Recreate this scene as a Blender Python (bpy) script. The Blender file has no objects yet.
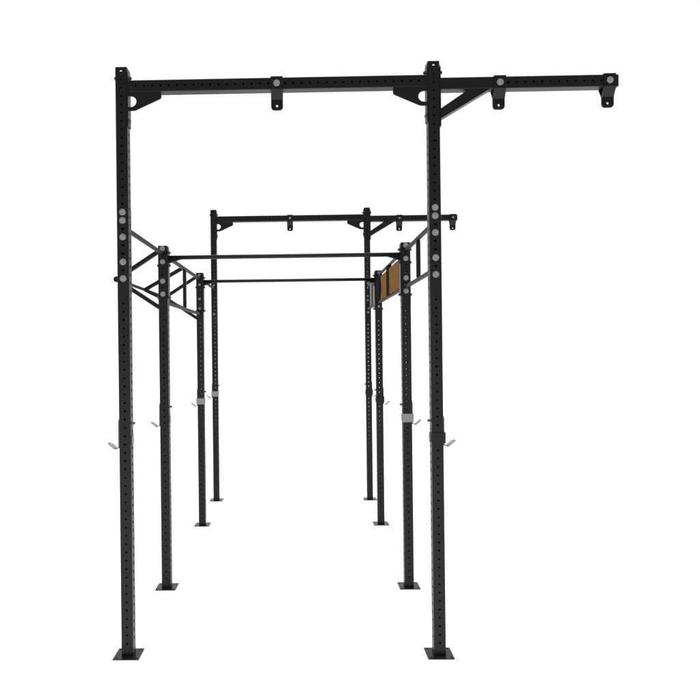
import bpy, bmesh, math
from mathutils import Matrix, Vector

scn = bpy.context.scene
COL = scn.collection

# ------------------------------------------------------------------ camera
cam_d = bpy.data.cameras.new('camera')
cam = bpy.data.objects.new('camera', cam_d)
COL.objects.link(cam)
F, CX, CY = 709.454, 288.353, 348.434
YAW, PITCH, ROLL = 0.0204, 0.0006, -0.0112
cam_d.sensor_fit = 'HORIZONTAL'
cam_d.sensor_width = 36.0
cam_d.lens = F / 700 * 36
cam_d.shift_x = (350 - CX) / 700
cam_d.shift_y = -(350 - CY) / 700
cam_d.clip_start = 0.05
cam_d.clip_end = 2000


def cam_axes():
    right = Vector((math.cos(YAW), math.sin(YAW), 0))
    f0 = Vector((-math.sin(YAW), math.cos(YAW), 0))
    fwd = f0 * math.cos(PITCH) + Vector((0, 0, 1)) * math.sin(PITCH)
    up = -f0 * math.sin(PITCH) + Vector((0, 0, 1)) * math.cos(PITCH)
    r = right * math.cos(ROLL) + up * math.sin(ROLL)
    u = -right * math.sin(ROLL) + up * math.cos(ROLL)
    return r, u, fwd


_r, _u, _f = cam_axes()
M = Matrix((( _r.x, _u.x, -_f.x, 0.1378), (_r.y, _u.y, -_f.y, -4.2445), (_r.z, _u.z, -_f.z, 1.8273), (0, 0, 0, 1)))
cam.matrix_world = M
scn.camera = cam

# ------------------------------------------------------------------ light: a white studio
scn.view_settings.view_transform = 'Standard'
scn.view_settings.look = 'None'
scn.view_settings.exposure = 0.0
scn.view_settings.gamma = 1.0

world = bpy.data.worlds.new('World')
scn.world = world
world.use_nodes = True
nt = world.node_tree
nt.nodes.clear()
w_out = nt.nodes.new('ShaderNodeOutputWorld')
w_bg = nt.nodes.new('ShaderNodeBackground')
w_tc = nt.nodes.new('ShaderNodeTexCoord')
w_sep = nt.nodes.new('ShaderNodeSeparateXYZ')
w_mr = nt.nodes.new('ShaderNodeMapRange')          # world gradient: white in front (+Y), dimmed behind (-Y) to darken front-face reflections
w_mr.inputs['From Min'].default_value = -0.35
w_mr.inputs['From Max'].default_value = 0.15
w_mr.inputs['To Min'].default_value = 0.05
w_mr.inputs['To Max'].default_value = 1.12
w_mr.clamp = True
nt.links.new(w_tc.outputs['Generated'], w_sep.inputs[0])
nt.links.new(w_sep.outputs['Y'], w_mr.inputs['Value'])
nt.links.new(w_mr.outputs[0], w_bg.inputs['Color'])
w_bg.inputs['Strength'].default_value = 1.0
nt.links.new(w_bg.outputs[0], w_out.inputs[0])

sun_d = bpy.data.lights.new('added_floor_fill', 'SUN')  # wide soft fill added from straight above to lift the floor to white
sun_d.energy = 3.4
sun_d.angle = math.radians(60)
sun = bpy.data.objects.new('added_floor_fill', sun_d)
sun.rotation_euler = (0, 0, 0)
sun.location = (0, 0, 8)
COL.objects.link(sun)


# ------------------------------------------------------------------ materials
def mat(name, col, rough=0.5, metal=0.0, spec=0.5, bump=0.0, scale=300, var=0.0, vscale=6):
    m = bpy.data.materials.new(name)
    m.use_nodes = True
    t = m.node_tree
    b = t.nodes['Principled BSDF']
    b.inputs['Base Color'].default_value = (*col, 1)
    b.inputs['Roughness'].default_value = rough
    b.inputs['Metallic'].default_value = metal
    b.inputs['Specular IOR Level'].default_value = spec
    tc = t.nodes.new('ShaderNodeTexCoord')
    if var:
        n = t.nodes.new('ShaderNodeTexNoise')
        n.inputs['Scale'].default_value = vscale
        n.inputs['Detail'].default_value = 4
        t.links.new(tc.outputs['Object'], n.inputs['Vector'])
        r = t.nodes.new('ShaderNodeMapRange')
        r.inputs['To Min'].default_value = 1 - var
        r.inputs['To Max'].default_value = 1 + var
        t.links.new(n.outputs['Fac'], r.inputs['Value'])
        v = t.nodes.new('ShaderNodeVectorMath')
        v.operation = 'SCALE'
        v.inputs[0].default_value = col
        t.links.new(r.outputs[0], v.inputs['Scale'])
        t.links.new(v.outputs[0], b.inputs['Base Color'])
    if bump:
        n = t.nodes.new('ShaderNodeTexNoise')
        n.inputs['Scale'].default_value = scale
        t.links.new(tc.outputs['Object'], n.inputs['Vector'])
        bp = t.nodes.new('ShaderNodeBump')
        bp.inputs['Strength'].default_value = bump
        bp.inputs['Distance'].default_value = 0.001
        t.links.new(n.outputs['Fac'], bp.inputs['Height'])
        t.links.new(bp.outputs[0], b.inputs['Normal'])
    return m


BLACK = mat('black_powder_coat', (0.007, 0.007, 0.007), 0.42, 0, 0.30, bump=0.15, scale=500, var=0.15)
RAIL = mat('black_satin_rail_coat', (0.009, 0.009, 0.009), 0.5, 0, 0.08, bump=0.15, scale=500, var=0.15)
PLATE = mat('glossy_black_base_coat', (0.010, 0.010, 0.010), 0.2, 0, 0.12, var=0.2)
ZINC = mat('zinc_plated_steel', (0.30, 0.30, 0.30), 0.5, 0.3, 0.5, bump=0.1, scale=200)
ZINC_D = mat('dull_steel', (0.12, 0.12, 0.12), 0.45, 0.5, 0.5)
PAD = mat('grey_plastic', (0.42, 0.42, 0.42), 0.55, 0, 0.4)
STRAPG = mat('light_grey_plastic', (0.30, 0.30, 0.30), 0.6, 0, 0.3, var=0.05, vscale=40)
RUNGG = mat('grey_coated_flat_steel', (0.03, 0.03, 0.03), 0.45, 0.0, 0.3)
GROUND = mat('white_floor', (0.9, 0.9, 0.9), 0.9, 0, 0.1)


def wood_mat():
    m = bpy.data.materials.new('orange_brown_plywood')
    m.use_nodes = True
    t = m.node_tree
    b = t.nodes['Principled BSDF']
    tc = t.nodes.new('ShaderNodeTexCoord')
    mp = t.nodes.new('ShaderNodeMapping')
    mp.inputs['Scale'].default_value = (6, 6, 1.2)
    n = t.nodes.new('ShaderNodeTexNoise')
    n.inputs['Scale'].default_value = 4
    n.inputs['Detail'].default_value = 6
    n.inputs['Distortion'].default_value = 1.2
    cr = t.nodes.new('ShaderNodeValToRGB')
    cr.color_ramp.elements[0].position = 0.3
    cr.color_ramp.elements[0].color = (0.135, 0.060, 0.014, 1)
    cr.color_ramp.elements[1].position = 0.75
    cr.color_ramp.elements[1].color = (0.225, 0.118, 0.038, 1)
    t.links.new(tc.outputs['Object'], mp.inputs[0])
    t.links.new(mp.outputs[0], n.inputs['Vector'])
    t.links.new(n.outputs['Fac'], cr.inputs[0])
    t.links.new(cr.outputs[0], b.inputs['Base Color'])
    b.inputs['Roughness'].default_value = 0.9
    b.inputs['Specular IOR Level'].default_value = 0.03
    return m


WOOD = wood_mat()
RUBBER = mat('matt_black_rubber', (0.004, 0.0045, 0.0045), 0.95, 0, 0.03)
WOOD_D = mat('dark_brown_plywood', (0.012, 0.005, 0.002), 0.85, 0, 0.05, var=0.3, vscale=10)  # much darker brown than the other boards, varied at random


# ------------------------------------------------------------------ mesh helpers
def mesh_obj(name, bm, m, parent=None, loc=(0, 0, 0), rot=(0, 0, 0), smooth=False):
    pass
    me = bpy.data.meshes.new(name)
    bm.to_mesh(me)
    bm.free()
    me.materials.append(m)
    if smooth:
        for p in me.polygons:
            p.use_smooth = len(p.vertices) == 4
    o = bpy.data.objects.new(name, me)
    COL.objects.link(o)
    o.parent = parent
    o.location = loc
    o.rotation_euler = rot
    return o


def dup(o, parent, loc, rot=None):
    c = o.copy()
    COL.objects.link(c)
    c.parent = parent
    c.location = loc
    if rot is not None:
        c.rotation_euler = rot
    return c


def box(bm, x0, x1, y0, y1, z0, z1, bev=0.0):
    t = bmesh.new()
    bmesh.ops.create_cube(t, size=1)
    for v in t.verts:
        v.co = Vector(((x0 + x1) / 2 + v.co.x * (x1 - x0), (y0 + y1) / 2 + v.co.y * (y1 - y0), (z0 + z1) / 2 + v.co.z * (z1 - z0)))
    if bev:
        bmesh.ops.bevel(t, geom=t.edges[:], offset=bev, segments=2, profile=0.5, affect='EDGES')
    join(bm, t)


def join(bm, t, M=None):
    if M is not None:
        bmesh.ops.transform(t, matrix=M, verts=t.verts)
    me = bpy.data.meshes.new('tmp')
    t.to_mesh(me)
    t.free()
    bm.from_mesh(me)
    bpy.data.meshes.remove(me)


def bar(bm, a, b, w, h, bev=0.003, up=Vector((0, 1, 0))):
    """rectangular tube from a to b; h measured along 'up' (a width axis), w across"""
    a, b = Vector(a), Vector(b)
    d = (b - a)
    L = d.length
    z = d.normalized()
    x = up.cross(z).normalized()
    y = z.cross(x)
    t = bmesh.new()
    box(t, -w / 2, w / 2, -h / 2, h / 2, 0, L, bev)
    M = Matrix(((x.x, y.x, z.x, a.x), (x.y, y.y, z.y, a.y), (x.z, y.z, z.z, a.z), (0, 0, 0, 1)))
    join(bm, t, M)


def cyl(bm, a, b, r, n=20, r2=None):
    a, b = Vector(a), Vector(b)
    d = b - a
    t = bmesh.new()
    bmesh.ops.create_cone(t, cap_ends=True, segments=n, radius1=r, radius2=r if r2 is None else r2, depth=d.length)
    M = Matrix.Translation((a + b) / 2) @ d.to_track_quat('Z', 'Y').to_matrix().to_4x4()
    join(bm, t, M)


def prism(bm, pts, t0, t1, axis='Y', bev=0.0):
    """polygon outline (u,z) extruded along an axis: axis Y -> u is X; axis X -> u is Y"""
    t = bmesh.new()
    def P(u, z, k):
        return (u, k, z) if axis == 'Y' else (k, u, z)
    A = [t.verts.new(P(u, z, t0)) for u, z in pts]
    B = [t.verts.new(P(u, z, t1)) for u, z in pts]
    t.faces.new(A)
    t.faces.new(B[::-1])
    n = len(pts)
    for i in range(n):
        t.faces.new((A[i], B[i], B[(i + 1) % n], A[(i + 1) % n]))
    bmesh.ops.recalc_face_normals(t, faces=t.faces)
    if bev:
        bmesh.ops.bevel(t, geom=t.edges[:], offset=bev, segments=1, affect='EDGES')
    join(bm, t)


def sheet(bm, M, x0, x1, z0, z1, holes, y, flip=False, rim=None):
    """a flat wall in the local XZ plane at depth y pierced by holes [(x, z, rx, rz)] sorted by z; rim = depth of the hole's wall"""
    def V(x, z, yy=y):
        return bm.verts.new(M @ Vector((x, yy, z)))

    def quad(vs):
        try:
            bm.faces.new(vs[::-1] if flip else vs)
        except ValueError:
            pass
    zc = z0
    for i, (hx, hz, rx, rz) in enumerate(holes):
        up = min(0.022, (holes[i + 1][1] - hz) / 2 if i + 1 < len(holes) else z1 - hz, z1 - hz)
        dn = min(0.022, (hz - holes[i - 1][1]) / 2 if i else hz - z0, hz - z0)
        a, b = hz - dn, hz + up
        if a - zc > 1e-5:
            quad([V(x0, zc), V(x1, zc), V(x1, a), V(x0, a)])
        angs = [2 * math.pi * k / 16 for k in range(16)]
        cor = [math.atan2(zz - hz, xx - hx) % (2 * math.pi) for xx in (x0, x1) for zz in (a, b)]
        angs = sorted(set(round(q, 6) for q in angs + cor))
        ins, outs = [], []
        for q in angs:
            c, s = math.cos(q), math.sin(q)
            k = 1e9
            if c > 1e-9: k = min(k, (x1 - hx) / c)
            if c < -1e-9: k = min(k, (x0 - hx) / c)
            if s > 1e-9: k = min(k, (b - hz) / s)
            if s < -1e-9: k = min(k, (a - hz) / s)
            ins.append((hx + rx * c, hz + rz * s))
            outs.append((hx + k * c, hz + k * s))
        n = len(angs)
        vi = [V(*q) for q in ins]
        vo = [V(*q) for q in outs]
        vr = [V(q[0], q[1], rim) for q in ins] if rim is not None else None
        for k in range(n):
            j = (k + 1) % n
            quad([vi[k], vo[k], vo[j], vi[j]])
            if vr:
                quad([vr[k], vi[k], vi[j], vr[j]])
        zc = b
    if z1 - zc > 1e-5:
        quad([V(x0, zc), V(x1, zc), V(x1, z1), V(x0, z1)])


A = 0.035          # half the tube
C = 0.003          # corner chamfer
T = 0.003          # wall


def perf_tube(L, front, back, left, right, closed_top=False, closed_bottom=False):
    bm = bmesh.new()
    faces = [(0, front), (1, right), (2, back), (3, left)]
    for k, hs in faces:
        R = Matrix.Rotation(k * math.pi / 2, 4, 'Z')
        sheet(bm, R, -A + C, A - C, 0, L, hs, -A, rim=-A + T)
        sheet(bm, R, -A + T, A - T, 0, L, hs, -A + T, flip=True)
        # chamfer strip at the right-hand corner
        vs = [R @ Vector(q) for q in ((A - C, -A, 0), (A, -A + C, 0), (A, -A + C, L), (A - C, -A, L))]
        bm.faces.new([bm.verts.new(v) for v in vs])
        for z in (0, L):       # end lips of the wall
            q = [(-A + C, -A, z), (A - C, -A, z), (A - T, -A + T, z), (-A + T, -A + T, z)]
            bm.faces.new([bm.verts.new(R @ Vector(v)) for v in q])
    if closed_top:
        box(bm, -A + .0035, A - .0035, -A + .0035, A - .0035, L - .006, L - .002)
    if closed_bottom:
        box(bm, -A + .0035, A - .0035, -A + .0035, A - .0035, .002, .006)
    bmesh.ops.remove_doubles(bm, verts=bm.verts, dist=1e-6)
    bmesh.ops.recalc_face_normals(bm, faces=bm.faces)
    return bm


def perf_plate(w, z0, z1, holes, t, chamfer=0.0):
    """plate in the XZ plane, y 0..t, centred on x=0, with holes and, if asked, cut top corners"""
    bm = bmesh.new()
    I = Matrix.Identity(4)
    zt = z1 - chamfer
    sheet(bm, I, -w / 2, w / 2, z0, zt, holes, 0, rim=t)
    sheet(bm, I, -w / 2, w / 2, z0, zt, holes, t, flip=True)
    c = chamfer * .8
    o = [(-w / 2, z0), (w / 2, z0), (w / 2, zt)]
    if chamfer:
        o += [(w / 2 - c, z1), (-w / 2 + c, z1)]
        for y in (0, t):
            bm.faces.new([bm.verts.new((x, y, z)) for x, z in ((-w / 2, zt), (w / 2, zt), (w / 2 - c, z1), (-w / 2 + c, z1))])
    o += [(-w / 2, zt)]
    for i in range(len(o)):
        (xa, za), (xb, zb) = o[i], o[(i + 1) % len(o)]
        bm.faces.new([bm.verts.new(q) for q in ((xa, 0, za), (xb, 0, zb), (xb, t, zb), (xa, t, za))])
    bmesh.ops.remove_doubles(bm, verts=bm.verts, dist=1e-6)
    bmesh.ops.recalc_face_normals(bm, faces=bm.faces)
    return bm


# ------------------------------------------------------------------ dimensions (metres)
H = 0.9286                       # half distance between the two rows of uprights
YS = [0.0, 1.2069, 3.1460, 4.3527]
TALL, SHORT = 3.520, 2.629
P0, DP = 0.0795, 0.0495          # first hole and hole pitch


def hz(k):
    return P0 + DP * k


# ------------------------------------------------------------------ the setting
bm = bmesh.new()
bmesh.ops.create_grid(bm, x_segments=8, y_segments=8, size=400)
g = mesh_obj('ground', bm, GROUND, loc=(0, 0, 0))
g['kind'] = 'structure'

# ------------------------------------------------------------------ the rig
rig = bpy.data.objects.new('training_rig', None)
rig.empty_display_size = 0.3
COL.objects.link(rig)
rig['label'] = 'tall black steel pull-up training rig of eight perforated posts standing on a white floor'
rig['category'] = 'training rig'


# bolts
def head_bm():          # wide button head with washer, axis -Y, seat at y=0
    b = bmesh.new()
    cyl(b, (0, 0, 0), (0, -.0025, 0), .0195, 28)
    cyl(b, (0, -.0025, 0), (0, -.0055, 0), .0175, 28, .0155)
    cyl(b, (0, -.0055, 0), (0, -.0085, 0), .0085, 6)
    return b


def nut_bm():           # hex nut on a stud
    b = bmesh.new()
    cyl(b, (0, 0, 0), (0, -.0018, 0), .013, 20)
    cyl(b, (0, -.0018, 0), (0, -.011, 0), .0115, 6)
    cyl(b, (0, -.011, 0), (0, -.015, 0), .0062, 14)
    return b


_proto = {}


def bolt(parent, loc, kind='head', axis='-Y', mt=None):
    rot = {'-Y': (0, 0, 0), '+Y': (0, 0, math.pi), '+X': (0, 0, math.pi / 2), '-X': (0, 0, -math.pi / 2)}[axis]
    mt = mt or ZINC
    key = (kind, mt.name)
    if key not in _proto:
        o = mesh_obj('bolt' if kind == 'head' else 'nut', head_bm() if kind == 'head' else nut_bm(), mt, parent, loc, rot)
        _proto[key] = o
        return o
    return dup(_proto[key], parent, loc, rot)


def slots(ks, L, special, skip):
    out = []
    for k in ks:
        z = hz(k)
        if k in skip or z > L - 0.012:
            continue
        out.append((0, z, *( (.0108, .0060) if k in special else (.0065, .0065))))
    return out


def side_holes(L, skip=()):
    return [(0, hz(k + .5), .0105, .0105) for k in range(0, 70) if hz(k + .5) < L - .02 and k not in skip]


def upright_mesh(L, kind):
    ks = range(0, 70)
    special = {45, 47, 48, 50}
    skip = {42, 43} if kind != 'free' else set()
    fb = slots(ks, L, special if kind != 'free' else set(), skip)
    return perf_tube(L, fb, fb, side_holes(L), side_holes(L))


base_proto = None


def base_plate(parent):
    global base_proto
    if base_proto:
        return dup(base_proto, parent, (0, 0, 0))
    s, t = .0775, .006
    b = bmesh.new()
    o = [(-s, -s), (s, -s), (s, s), (-s, s)]
    I = Matrix.Rotation(-math.pi / 2, 4, 'X')
    # two pierced strips and the solid middle
    for x0, x1 in ((-s, -s + .036), (s - .036, s)):
        hs = [((x0 + x1) / 2, -s + .018, .007, .007), ((x0 + x1) / 2, s - .018, .007, .007)]
        Mx = Matrix(((1, 0, 0, 0), (0, 0, 1, 0), (0, 1, 0, 0), (0, 0, 0, 1)))   # local z -> world y, local y -> world z
        sheet(b, Mx, x0, x1, -s, s, hs, t, flip=True, rim=.0005)
    b.faces.new([b.verts.new(q) for q in ((-s + .036, -s, t), (s - .036, -s, t), (s - .036, s, t), (-s + .036, s, t))])
    for i in range(4):
        (xa, ya), (xb, yb) = o[i], o[(i + 1) % 4]
        b.faces.new([b.verts.new(q) for q in ((xa, ya, 0.0005), (xb, yb, 0.0005), (xb, yb, t), (xa, ya, t))])
    b.faces.new([b.verts.new((x, y, .0005)) for x, y in o][::-1])
    bmesh.ops.remove_doubles(b, verts=b.verts, dist=1e-6)
    bmesh.ops.recalc_face_normals(b, faces=b.faces)
    base_proto = mesh_obj('base_plate', b, PLATE, parent)
    return base_proto


meshes = {}
UP = {}
for r, y in enumerate(YS):
    tall = r in (0, 3)
    L = TALL if tall else SHORT
    for s in (-1, 1):
        kind = 'free' if (s < 0 and r >= 2) else 'joint'
        key = (tall, kind)
        if key not in meshes:
            o = mesh_obj('upright', upright_mesh(L, kind), BLACK, rig, (s * H, y, 0))
            meshes[key] = o
        else:
            o = dup(meshes[key], rig, (s * H, y, 0))
        UP[(r, s)] = o
        base_plate(o)
        ks = (44, 46, 49, 51, 52) if tall else (44, 46, 49, 51)
        for k in ks:
            if r == 0:
                bolt(o, (0, -A, hz(k)), 'head', '-Y')
            elif r == 1:
                bolt(o, (0, -A - .006, hz(k)), 'head', '-Y')
            elif r == 2:
                bolt(o, (0, -A - .006, hz(k)), 'nut', '-Y')
            else:
                if k in (44, 51, 52):
                    bolt(o, (0, -A - .006, hz(k)), 'nut', '-Y')

# ------------------------------------------------------------------ overhead beams (front and rear frame)
GZ = 3.366
BEAM_Z = 3.4055
ARM_Z = 3.3865
LUGX = (0.0, 1.318, 1.960)


def tube_along_x(x0, x1, zc, hole_x, cap0=False, cap1=False):
    """perforated tube laid along X"""
    L = x1 - x0
    hs = [(0, x - x0, .0065, .0065) for x in hole_x]
    b = perf_tube(L, hs, hs, [], [], cap1, cap0)
    R = Matrix(((0, 0, 1, x0), (0, 1, 0, 0), (-1, 0, 0, zc), (0, 0, 0, 1)))
    bmesh.ops.transform(b, matrix=R, verts=b.verts)
    return b


def gusset_bm(side):
    x0 = -H + A + .0065      # face of the mounting plate
    pts = [(x0, GZ + .0035), (-.694, GZ + .0035), (-.690, GZ), (-.688, 3.340), (-.690, 3.331), (-.696, 3.325), (-.838, 3.262), (-.848, 3.2585), (-.866, 3.2575), (x0, 3.2575), (x0, 3.2795)]
    for k in range(11):
        q = -math.pi / 2 + math.pi * k / 10
        pts.append((-.872 + .034 * math.cos(q), 3.3125 + .032 * math.sin(q)))
    pts.append((x0, 3.3455))
    b = bmesh.new()
    prism(b, [(x * -side, z) for x, z in pts], -A + .0012, -A + .0075, 'Y')
    return b


def side_plate(parent, x, y, z0, z1, sgn, holes=(), thick=.006, name='mounting_plate', chamfer=.02, w=.07):
    """plate lying on a side face of an upright; sgn = which way the plate lies from the face x"""
    b = perf_plate(w, z0, z1, [(0, q, .0065, .0065) for q in holes], thick, chamfer)
    R = Matrix(((0, -sgn * 1.0, 0, 0), (1, 0, 0, 0), (0, 0, 1, 0), (0, 0, 0, 1)))
    b2 = bmesh.new()
    R = Matrix(((0, sgn, 0, x), (1, 0, 0, y), (0, 0, 1, 0), (0, 0, 0, 1)))
    join(b2, b, R)
    bmesh.ops.recalc_face_normals(b2, faces=b2.faces)
    return mesh_obj(name, b2, BLACK, parent)


def lug_bm():
    """U-shaped hanger strap over the beam: two cheeks that taper to one tab with an eye"""
    b = bmesh.new()
    w, t = .0355, .005
    zb, zt, zm, ze = -.037, .0395, -.088, -.150     # beam bottom, above beam, meeting line, tab end
    for s in (-1, 1):
        prof = [(s * (A + .001), zt), (s * (A + .001 + t), zt), (s * (A + .001 + t), zb), (s * .0062, zm), (s * .0002, zm), (s * .0002, zm + .006), (s * (A + .001), zb + .002)]
        prism(b, prof, -w, w, 'X')
    box(b, -w, w, -A - .0008, A + .0008, .0362, .0405)
    # the tab with the eye and rounded corners
    n = 24
    cz = -.125
    out = [(-w, zm + .001), (-w, ze + .018), (-w + .005, ze + .006), (-w + .016, ze), (w - .016, ze), (w - .005, ze + .006), (w, ze + .018), (w, zm + .001)]
    def ray_hit(q):
        c, s_ = math.cos(q), math.sin(q)
        best = 1e9
        for i in range(len(out)):
            (xa, za), (xb, zb_) = out[i], out[(i + 1) % len(out)]
            dx, dz = xb - xa, zb_ - za
            den = c * dz - s_ * dx
            if abs(den) < 1e-12:
                continue
            tt = (xa * dz - (za - cz) * dx) / den
            u = (xa * s_ - (za - cz) * c) / den
            if tt > 0 and -1e-6 <= u <= 1 + 1e-6:
                best = min(best, tt)
        return (best * c, cz + best * s_)
    angs = sorted([2 * math.pi * k / n for k in range(n)] + [math.atan2(z - cz, x) % (2 * math.pi) for x, z in out])
    for y, in ((-.006,), (.006,)):
        vi = [b.verts.new((.0075 * math.cos(q), y, cz + .0075 * math.sin(q))) for q in angs]
        vo = [b.verts.new((ray_hit(q)[0], y, ray_hit(q)[1])) for q in angs]
        for k in range(len(angs)):
            j = (k + 1) % len(angs)
            b.faces.new((vi[k], vo[k], vo[j], vi[j]))
        if y < 0:
            A0, B0 = vi, vo
        else:
            for k in range(len(angs)):
                j = (k + 1) % len(angs)
                b.faces.new((A0[k], vi[k], vi[j], A0[j]))
                b.faces.new((B0[k], vo[k], vo[j], B0[j]))
    bmesh.ops.remove_doubles(b, verts=b.verts, dist=1e-6)
    bmesh.ops.recalc_face_normals(b, faces=b.faces)
    return b


lug_proto = None


def hanger(x, y, zc, kind):
    global lug_proto
    if lug_proto is None:
        o = lug_proto = mesh_obj('hanging_bracket', lug_bm(), BLACK, rig, (x, y, zc))
    else:
        o = dup(lug_proto, rig, (x, y, zc))
    f = -A - .0062
    bolt(o, (0, f, -.001), kind, '-Y')
    bolt(o, (0, -f, -.001), 'nut' if kind == 'head' else 'head', '+Y')
    return o


def frame(y, kind):
    # beam between the uprights
    root = mesh_obj('crossbeam', tube_along_x(-H + A + .0065, H - A - .0065, BEAM_Z,
                    [x * DP for x in range(-17, 18) if abs(x) > 0]), BLACK, rig, (0, y, 0))
    for s in (-1, 1):
        mesh_obj('gusset', gusset_bm(s) if s > 0 else gusset_bm(s), BLACK, root)
        fx = s * (H - A)
        side_plate(root, fx, 0, 3.168, 3.508, -s, (3.195, 3.2445))
        bolt(root, (fx - s * .0062, 0, 3.4635), 'nut', '-X' if s > 0 else '+X', ZINC_D)
        bolt(root, (fx - s * .0062, 0, 3.205), 'head', '-X' if s > 0 else '+X', ZINC_D)
        if s < 0:
            bolt(root, (-H - A, 0, 3.4635), 'nut', '-X', ZINC_D)
    # overhanging arm on the right
    x0 = H + A + .0075
    arm = mesh_obj('overhang_arm', tube_along_x(x0, 2.012, ARM_Z,
                   [1.318 + DP * k for k in range(1, 13)], cap1=True), BLACK, rig, (0, y, 0))
    side_plate(arm, H + A + .0005, 0, 3.135, 3.503, 1, (3.160, 3.215), thick=.007)
    bolt(arm, (H + A + .0077, 0, 3.4635), 'nut', '+X', ZINC_D)
    b = bmesh.new()
    # diagonal brace cut to sit on plate and beam
    prism(b, [(x0, 3.1795), (x0, 3.2405), (1.136, 3.3508), (1.263, 3.3508)], -A + .0015, A - .0015, 'Y', bev=.0015)
    mesh_obj('diagonal_brace', b, BLACK, arm)
    hanger(LUGX[0], y, BEAM_Z, kind)
    hanger(LUGX[1], y, ARM_Z, kind)
    hanger(LUGX[2], y, ARM_Z, kind)


frame(YS[0], 'head')
frame(YS[3], 'nut')

# ------------------------------------------------------------------ pull-up bars of the two middle frames
for y in (YS[1], YS[2]):
    b = bmesh.new()
    e = H - A - .0065
    cyl(b, (-e, 0, 0), (e, 0, 0), .0162, 28)
    pb = mesh_obj('pull_up_bar', b, BLACK, rig, (0, y, 2.541), smooth=True)
    for s in (-1, 1):
        b = bmesh.new()
        prism(b, [(s * e, -.046), (s * e, .014), (s * (e - .03), .014), (s * (e - .10), -.014), (s * (e - .085), -.018)], -.006, .006, 'Y')
        mesh_obj('gusset', b, BLACK, pb)
        pl = side_plate(pb, s * (H - A), 0, 2.225 - 2.541, 2.618 - 2.541, -s, tuple(hz(k + .5) - 2.541 for k in (45, 46, 48)), chamfer=.03)
        for z in (2.579, 2.480, 2.233):
            bolt(pb, (s * (H - A - .0062), 0, z - 2.541), 'nut', '-X' if s > 0 else '+X', ZINC_D)
            bolt(pb, (s * (H + A + .0002), 0, z - 2.541), 'nut', '+X' if s > 0 else '-X', ZINC_D)


# ------------------------------------------------------------------ side frames
def flange(parent, x, yface, sgn, z0, z1, tallend, ks=(45, 47, 48, 50)):
    """pierced plate bolted to the front (sgn -1) or back (sgn +1) face of an upright"""
    hs = [(0, hz(k), .0105, .0058) for k in ks if z0 + .01 < hz(k) < z1 - .01]
    b = perf_plate(.069, z0, z1, hs, .005, .012)
    y0 = yface + (.0004 if sgn > 0 else -.0054)
    bmesh.ops.translate(b, verts=b.verts, vec=(x, y0, 0))
    return mesh_obj('mounting_plate', b, BLACK, parent)


def rails(name, s, r0, r1, zs, w=.024):
    """rails between upright rows r0 and r1; returns the root part"""
    ya, yb = YS[r0] + A + .0055, YS[r1] - A - .0055
    x = s * (H + .002)
    b = bmesh.new()
    bar(b, (x, ya, zs[0]), (x, yb, zs[0]), w, w, .004, up=Vector((0, 0, 1)))
    root = mesh_obj(name, b, RAIL, rig)
    for z in zs[1:]:
        b = bmesh.new()
        bar(b, (x, ya, z), (x, yb, z), w, w, .004, up=Vector((0, 0, 1)))
        mesh_obj('bottom_rail', b, RAIL, root)
    return root


ZT = 2.568
FZ0, FZ1 = 2.168, 2.625
# left, bays one and three: a single high bar
for r0, r1 in ((0, 1), (2, 3)):
    root = rails('side_bar', -1, r0, r1, (ZT,))
    flange(root, -H, YS[r0] + A, 1, FZ0, 2.69 if r0 == 0 else FZ1, True)
    flange(root, -H, YS[r1] - A, -1, FZ0 if r1 == 1 else 2.5, FZ1 if r1 == 1 else 2.69, False)
# right, bay one: frame with one upright rung
root = rails('side_frame', 1, 0, 1, (ZT + .001, 2.291))
b = bmesh.new()
bar(b, (H + .002, .605, 2.3035), (H + .002, .605, ZT - .0115), .028, .028, .003)
mesh_obj('rung', b, BLACK, root)
flange(root, H, YS[0] + A, 1, FZ0, 2.69, True)
flange(root, H, YS[1] - A, -1, FZ0, FZ1, False)
# right, bay two: frame filled with plywood boards
root = rails('board_frame', 1, 1, 2, (2.579,), .022)
b = bmesh.new()
bar(b, (H + .002, YS[1] + A + .0055, 2.293), (H + .002, YS[2] - A - .0055, 2.296), .026, .026, .004, up=Vector((0, 0, 1)))
mesh_obj('bottom_rail', b, RAIL, root)
flange(root, H, YS[1] + A, 1, FZ0, FZ1, False)
flange(root, H, YS[2] - A, -1, FZ0, FZ1, False)
XB = H - .0206
for y0, y1 in ((1.255, 2.050), (2.262, 2.745)):
    b = bmesh.new()
    box(b, XB, XB + .006, y0, y1, 2.2990, 2.5300, .001)
    mesh_obj('plywood_board', b, WOOD, root)
b = bmesh.new()
box(b, XB + .0005, XB + .018, 2.748, 3.095, 2.3115, 2.5560, .001)
o = mesh_obj('plywood_board', b, WOOD_D, root)
o['label'] = 'dark brown end board'
b = bmesh.new()
box(b, XB - .001, XB + .022, 2.053, 2.259, 2.2985, 2.5660, .001)
mesh_obj('upright_plate', b, RUBBER, root)
b = bmesh.new()
n = 40
pts = []
for k in range(n):
    q = 2 * math.pi * k / n
    c, s_ = math.cos(q), math.sin(q)
    pts.append((2.905 + .195 * math.copysign(abs(c) ** .8, c), 2.425 + .112 * math.copysign(abs(s_) ** .8, s_)))
prism(b, pts, XB - .012, XB - .0006, 'X')
mesh_obj('round_plate', b, RUBBER, root)
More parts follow.
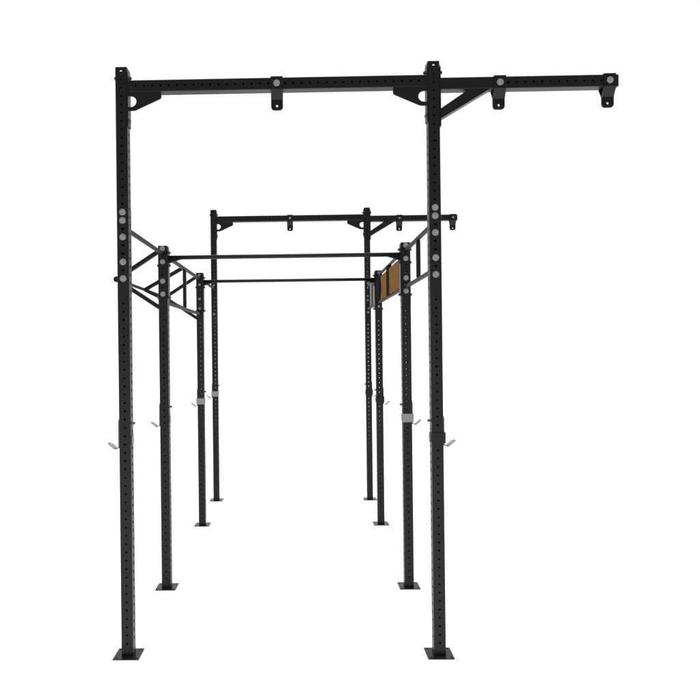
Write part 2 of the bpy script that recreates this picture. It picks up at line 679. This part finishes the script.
# right, bay three: frame with flat grey rungs
root = rails('side_frame', 1, 2, 3, (ZT, 2.295))
for y0, y1 in ((3.43, 3.61), (3.73, 3.93)):
    b = bmesh.new()
    box(b, H - .012, H - .004, y0, y1, 2.3070, 2.5570, .001)
    mesh_obj('rung', b, RUNGG, root)
b = bmesh.new()
box(b, H - .010, H - .003, 3.612, 3.728, 2.3070, 2.5570, .001)  # dark filler strip added to close the bright gap between the grey rungs
mesh_obj('rung', b, RUBBER, root)
flange(root, H, YS[2] + A, 1, FZ0, FZ1, False)
flange(root, H, YS[3] - A, -1, FZ0, 2.69, True)
# left, bay two: frame with a triangular outrigger
root = rails('outrigger_frame', -1, 1, 2, (2.5665, 2.200), .026)
XO, ZO = -1.294, 2.3785
YM = 2.185
b = bmesh.new()
bar(b, (-H - .001, YM, 2.2135), (-H - .001, YM, 2.553), .030, .030, .003)
mesh_obj('rung', b, BLACK, root)
b = bmesh.new()
bar(b, (XO, YS[1] - .012, ZO), (XO, YS[2] + .012, ZO), .023, .023, .004, up=Vector((0, 0, 1)))
mesh_obj('outer_rail', b, RAIL, root)
b = bmesh.new()
cyl(b, (XO + .002, YS[1] - .018, ZO), (XO + .002, YS[1] - .0125, ZO), .0225, 24)
mesh_obj('end_cap', b, BLACK, root)
for y, zi_t, zi_b, xi in ((YS[1], 2.592, 2.157, -H - A), (YM, 2.572, 2.207, -H - .019), (YS[2], 2.592, 2.157, -H - A)):
    b = bmesh.new()
    bar(b, (xi, y, zi_t), (XO, y, ZO), .032, .032, .003)
    mesh_obj('upper_strut', b, BLACK, root)
    b = bmesh.new()
    bar(b, (xi, y, zi_b), (XO, y, ZO), .031, .030, .003)
    mesh_obj('lower_strut', b, BLACK, root)
flange(root, -H, YS[1] + A, 1, FZ0 - .03, FZ1, False)
flange(root, -H, YS[2] - A, -1, FZ0 - .03, FZ1, False, ks=(45, 47, 48, 50))


# ------------------------------------------------------------------ barbell hooks hung on the uprights
def hook(r, s, strap, smat, label):
    """s: -1 left row, +1 right row; the cup points away from the rig; strap 'front' or 'back'"""
    x0 = A                       # built for the right row, origin on the post axis at hook height, mirrored below
    root = bpy.data.objects.new('barbell_hook', None)
    root.empty_display_size = .05
    COL.objects.link(root)
    root.location = (s * H, YS[r], 1.25)
    root['label'] = label
    root['category'] = 'barbell hook'
    root['group'] = 'barbell hooks on the uprights'
    def X(v):
        return v * s
    def bx(b, a0, a1, y0, y1, z0, z1, bev=.001):
        box(b, min(X(a0), X(a1)), max(X(a0), X(a1)), y0, y1, z0, z1, bev)
    # back plate on the outer face
    b = bmesh.new()
    prism(b, [(-.030, -.004), (.030, -.004), (.030, .150), (.018, .168), (-.018, .168), (-.030, .150)], min(X(x0 + .0005), X(x0 + .0065)), max(X(x0 + .0005), X(x0 + .0065)), 'X')
    mesh_obj('back_plate', b, ZINC_D, root)
    # cup
    b = bmesh.new()
    prof = [(x0 + .001, .002), (x0 + .012, -.010), (x0 + .026, -.0145), (x0 + .036, -.012), (x0 + .066, .014), (x0 + .074, .024),
            (x0 + .071, .0275), (x0 + .062, .018), (x0 + .034, -.006), (x0 + .026, -.009), (x0 + .015, -.004), (x0 + .007, .006)]
    prism(b, [(X(u), z) for u, z in prof], -.022, .022, 'Y')
    cup = mesh_obj('cup', b, ZINC, root)
    b = bmesh.new()
    n = 10
    # rounded pad lying in the cup's rising lip
    dx, dz = .043, .037
    L = math.hypot(dx, dz)
    ux, uz = dx / L, dz / L
    nx, nz = -uz, ux
    t = bmesh.new()
    ring = []
    for k in range(24):
        q = 2 * math.pi * k / 24
        a = .024 * math.copysign(abs(math.cos(q)) ** .6, math.cos(q))
        c = .025 * math.copysign(abs(math.sin(q)) ** .6, math.sin(q))
        ring.append((a, c))
    lo, hi = [], []
    for a, c in ring:
        for lst, h in ((lo, .004), (hi, .011)):
            px = x0 + .050 + ux * a + nx * h
            pz = .0015 + uz * a + nz * h
            lst.append(t.verts.new((X(px), c, pz)))
    t.faces.new(lo)
    t.faces.new(hi[::-1])
    for k in range(24):
        j = (k + 1) % 24
        t.faces.new((lo[k], hi[k], hi[j], lo[j]))
    bmesh.ops.recalc_face_normals(t, faces=t.faces)
    join(b, t)
    mesh_obj('pad', b, PAD, cup)
    # locking pin through the upright
    b = bmesh.new()
    zp = hz(26.5) - 1.25
    cyl(b, (X(x0 + .004), 0, zp), (X(-A - .014), 0, zp), .0085, 16)
    cyl(b, (X(-A - .014), 0, zp), (X(-A - .020), 0, zp), .0085, 16, .005)
    mesh_obj('pin', b, ZINC_D, root, smooth=True)
    # strap round the front or the back of the post
    b = bmesh.new()
    sy = -1 if strap == 'front' else 1
    ya, yb = sorted((sy * (A + .0008), sy * (A + .0075)))
    bx(b, -A - .0005, A + .010, ya, yb, .010, .0735, .001)
    if strap == 'front':
        bx(b, A + .0072, A + .0125, -A - .0005, .028, .010, .0735, .001)
    # rounded cheek on the inner face
    bx(b, -A - .0028, -A - .0008, *sorted((sy * (A + .0008), 0.0)), .012, .0715, .0004)
    pts = [(.006 + .026 * math.cos(2 * math.pi * k / 32), .0418 + .0315 * math.sin(2 * math.pi * k / 32)) for k in range(32)]
    prism(b, pts, min(X(-A - .0008), X(-A - .0058)), max(X(-A - .0008), X(-A - .0058)), 'X')
    mesh_obj('strap', b, smat, root)
    return root


hook(0, -1, 'back', STRAPG, 'grey barbell hook on the nearest left tall post, pad behind the post')
hook(0, 1, 'front', BLACK, 'barbell hook with a black strap across the front of the nearest right tall post')
hook(1, -1, 'back', STRAPG, 'grey barbell hook on the nearer of the two short left posts')
hook(1, 1, 'front', STRAPG, 'barbell hook with a light grey strap on the nearer short right post')
hook(2, -1, 'front', STRAPG, 'barbell hook with a light grey strap on the farther short left post')
hook(2, 1, 'front', BLACK, 'small barbell hook with a black strap on the farther short right post')
hook(3, -1, 'front', STRAPG, 'small barbell hook with a light grey strap on the farthest left tall post')
hook(3, 1, 'front', BLACK, 'small barbell hook with a black strap on the farthest right tall post')

bpy.context.view_layer.update()
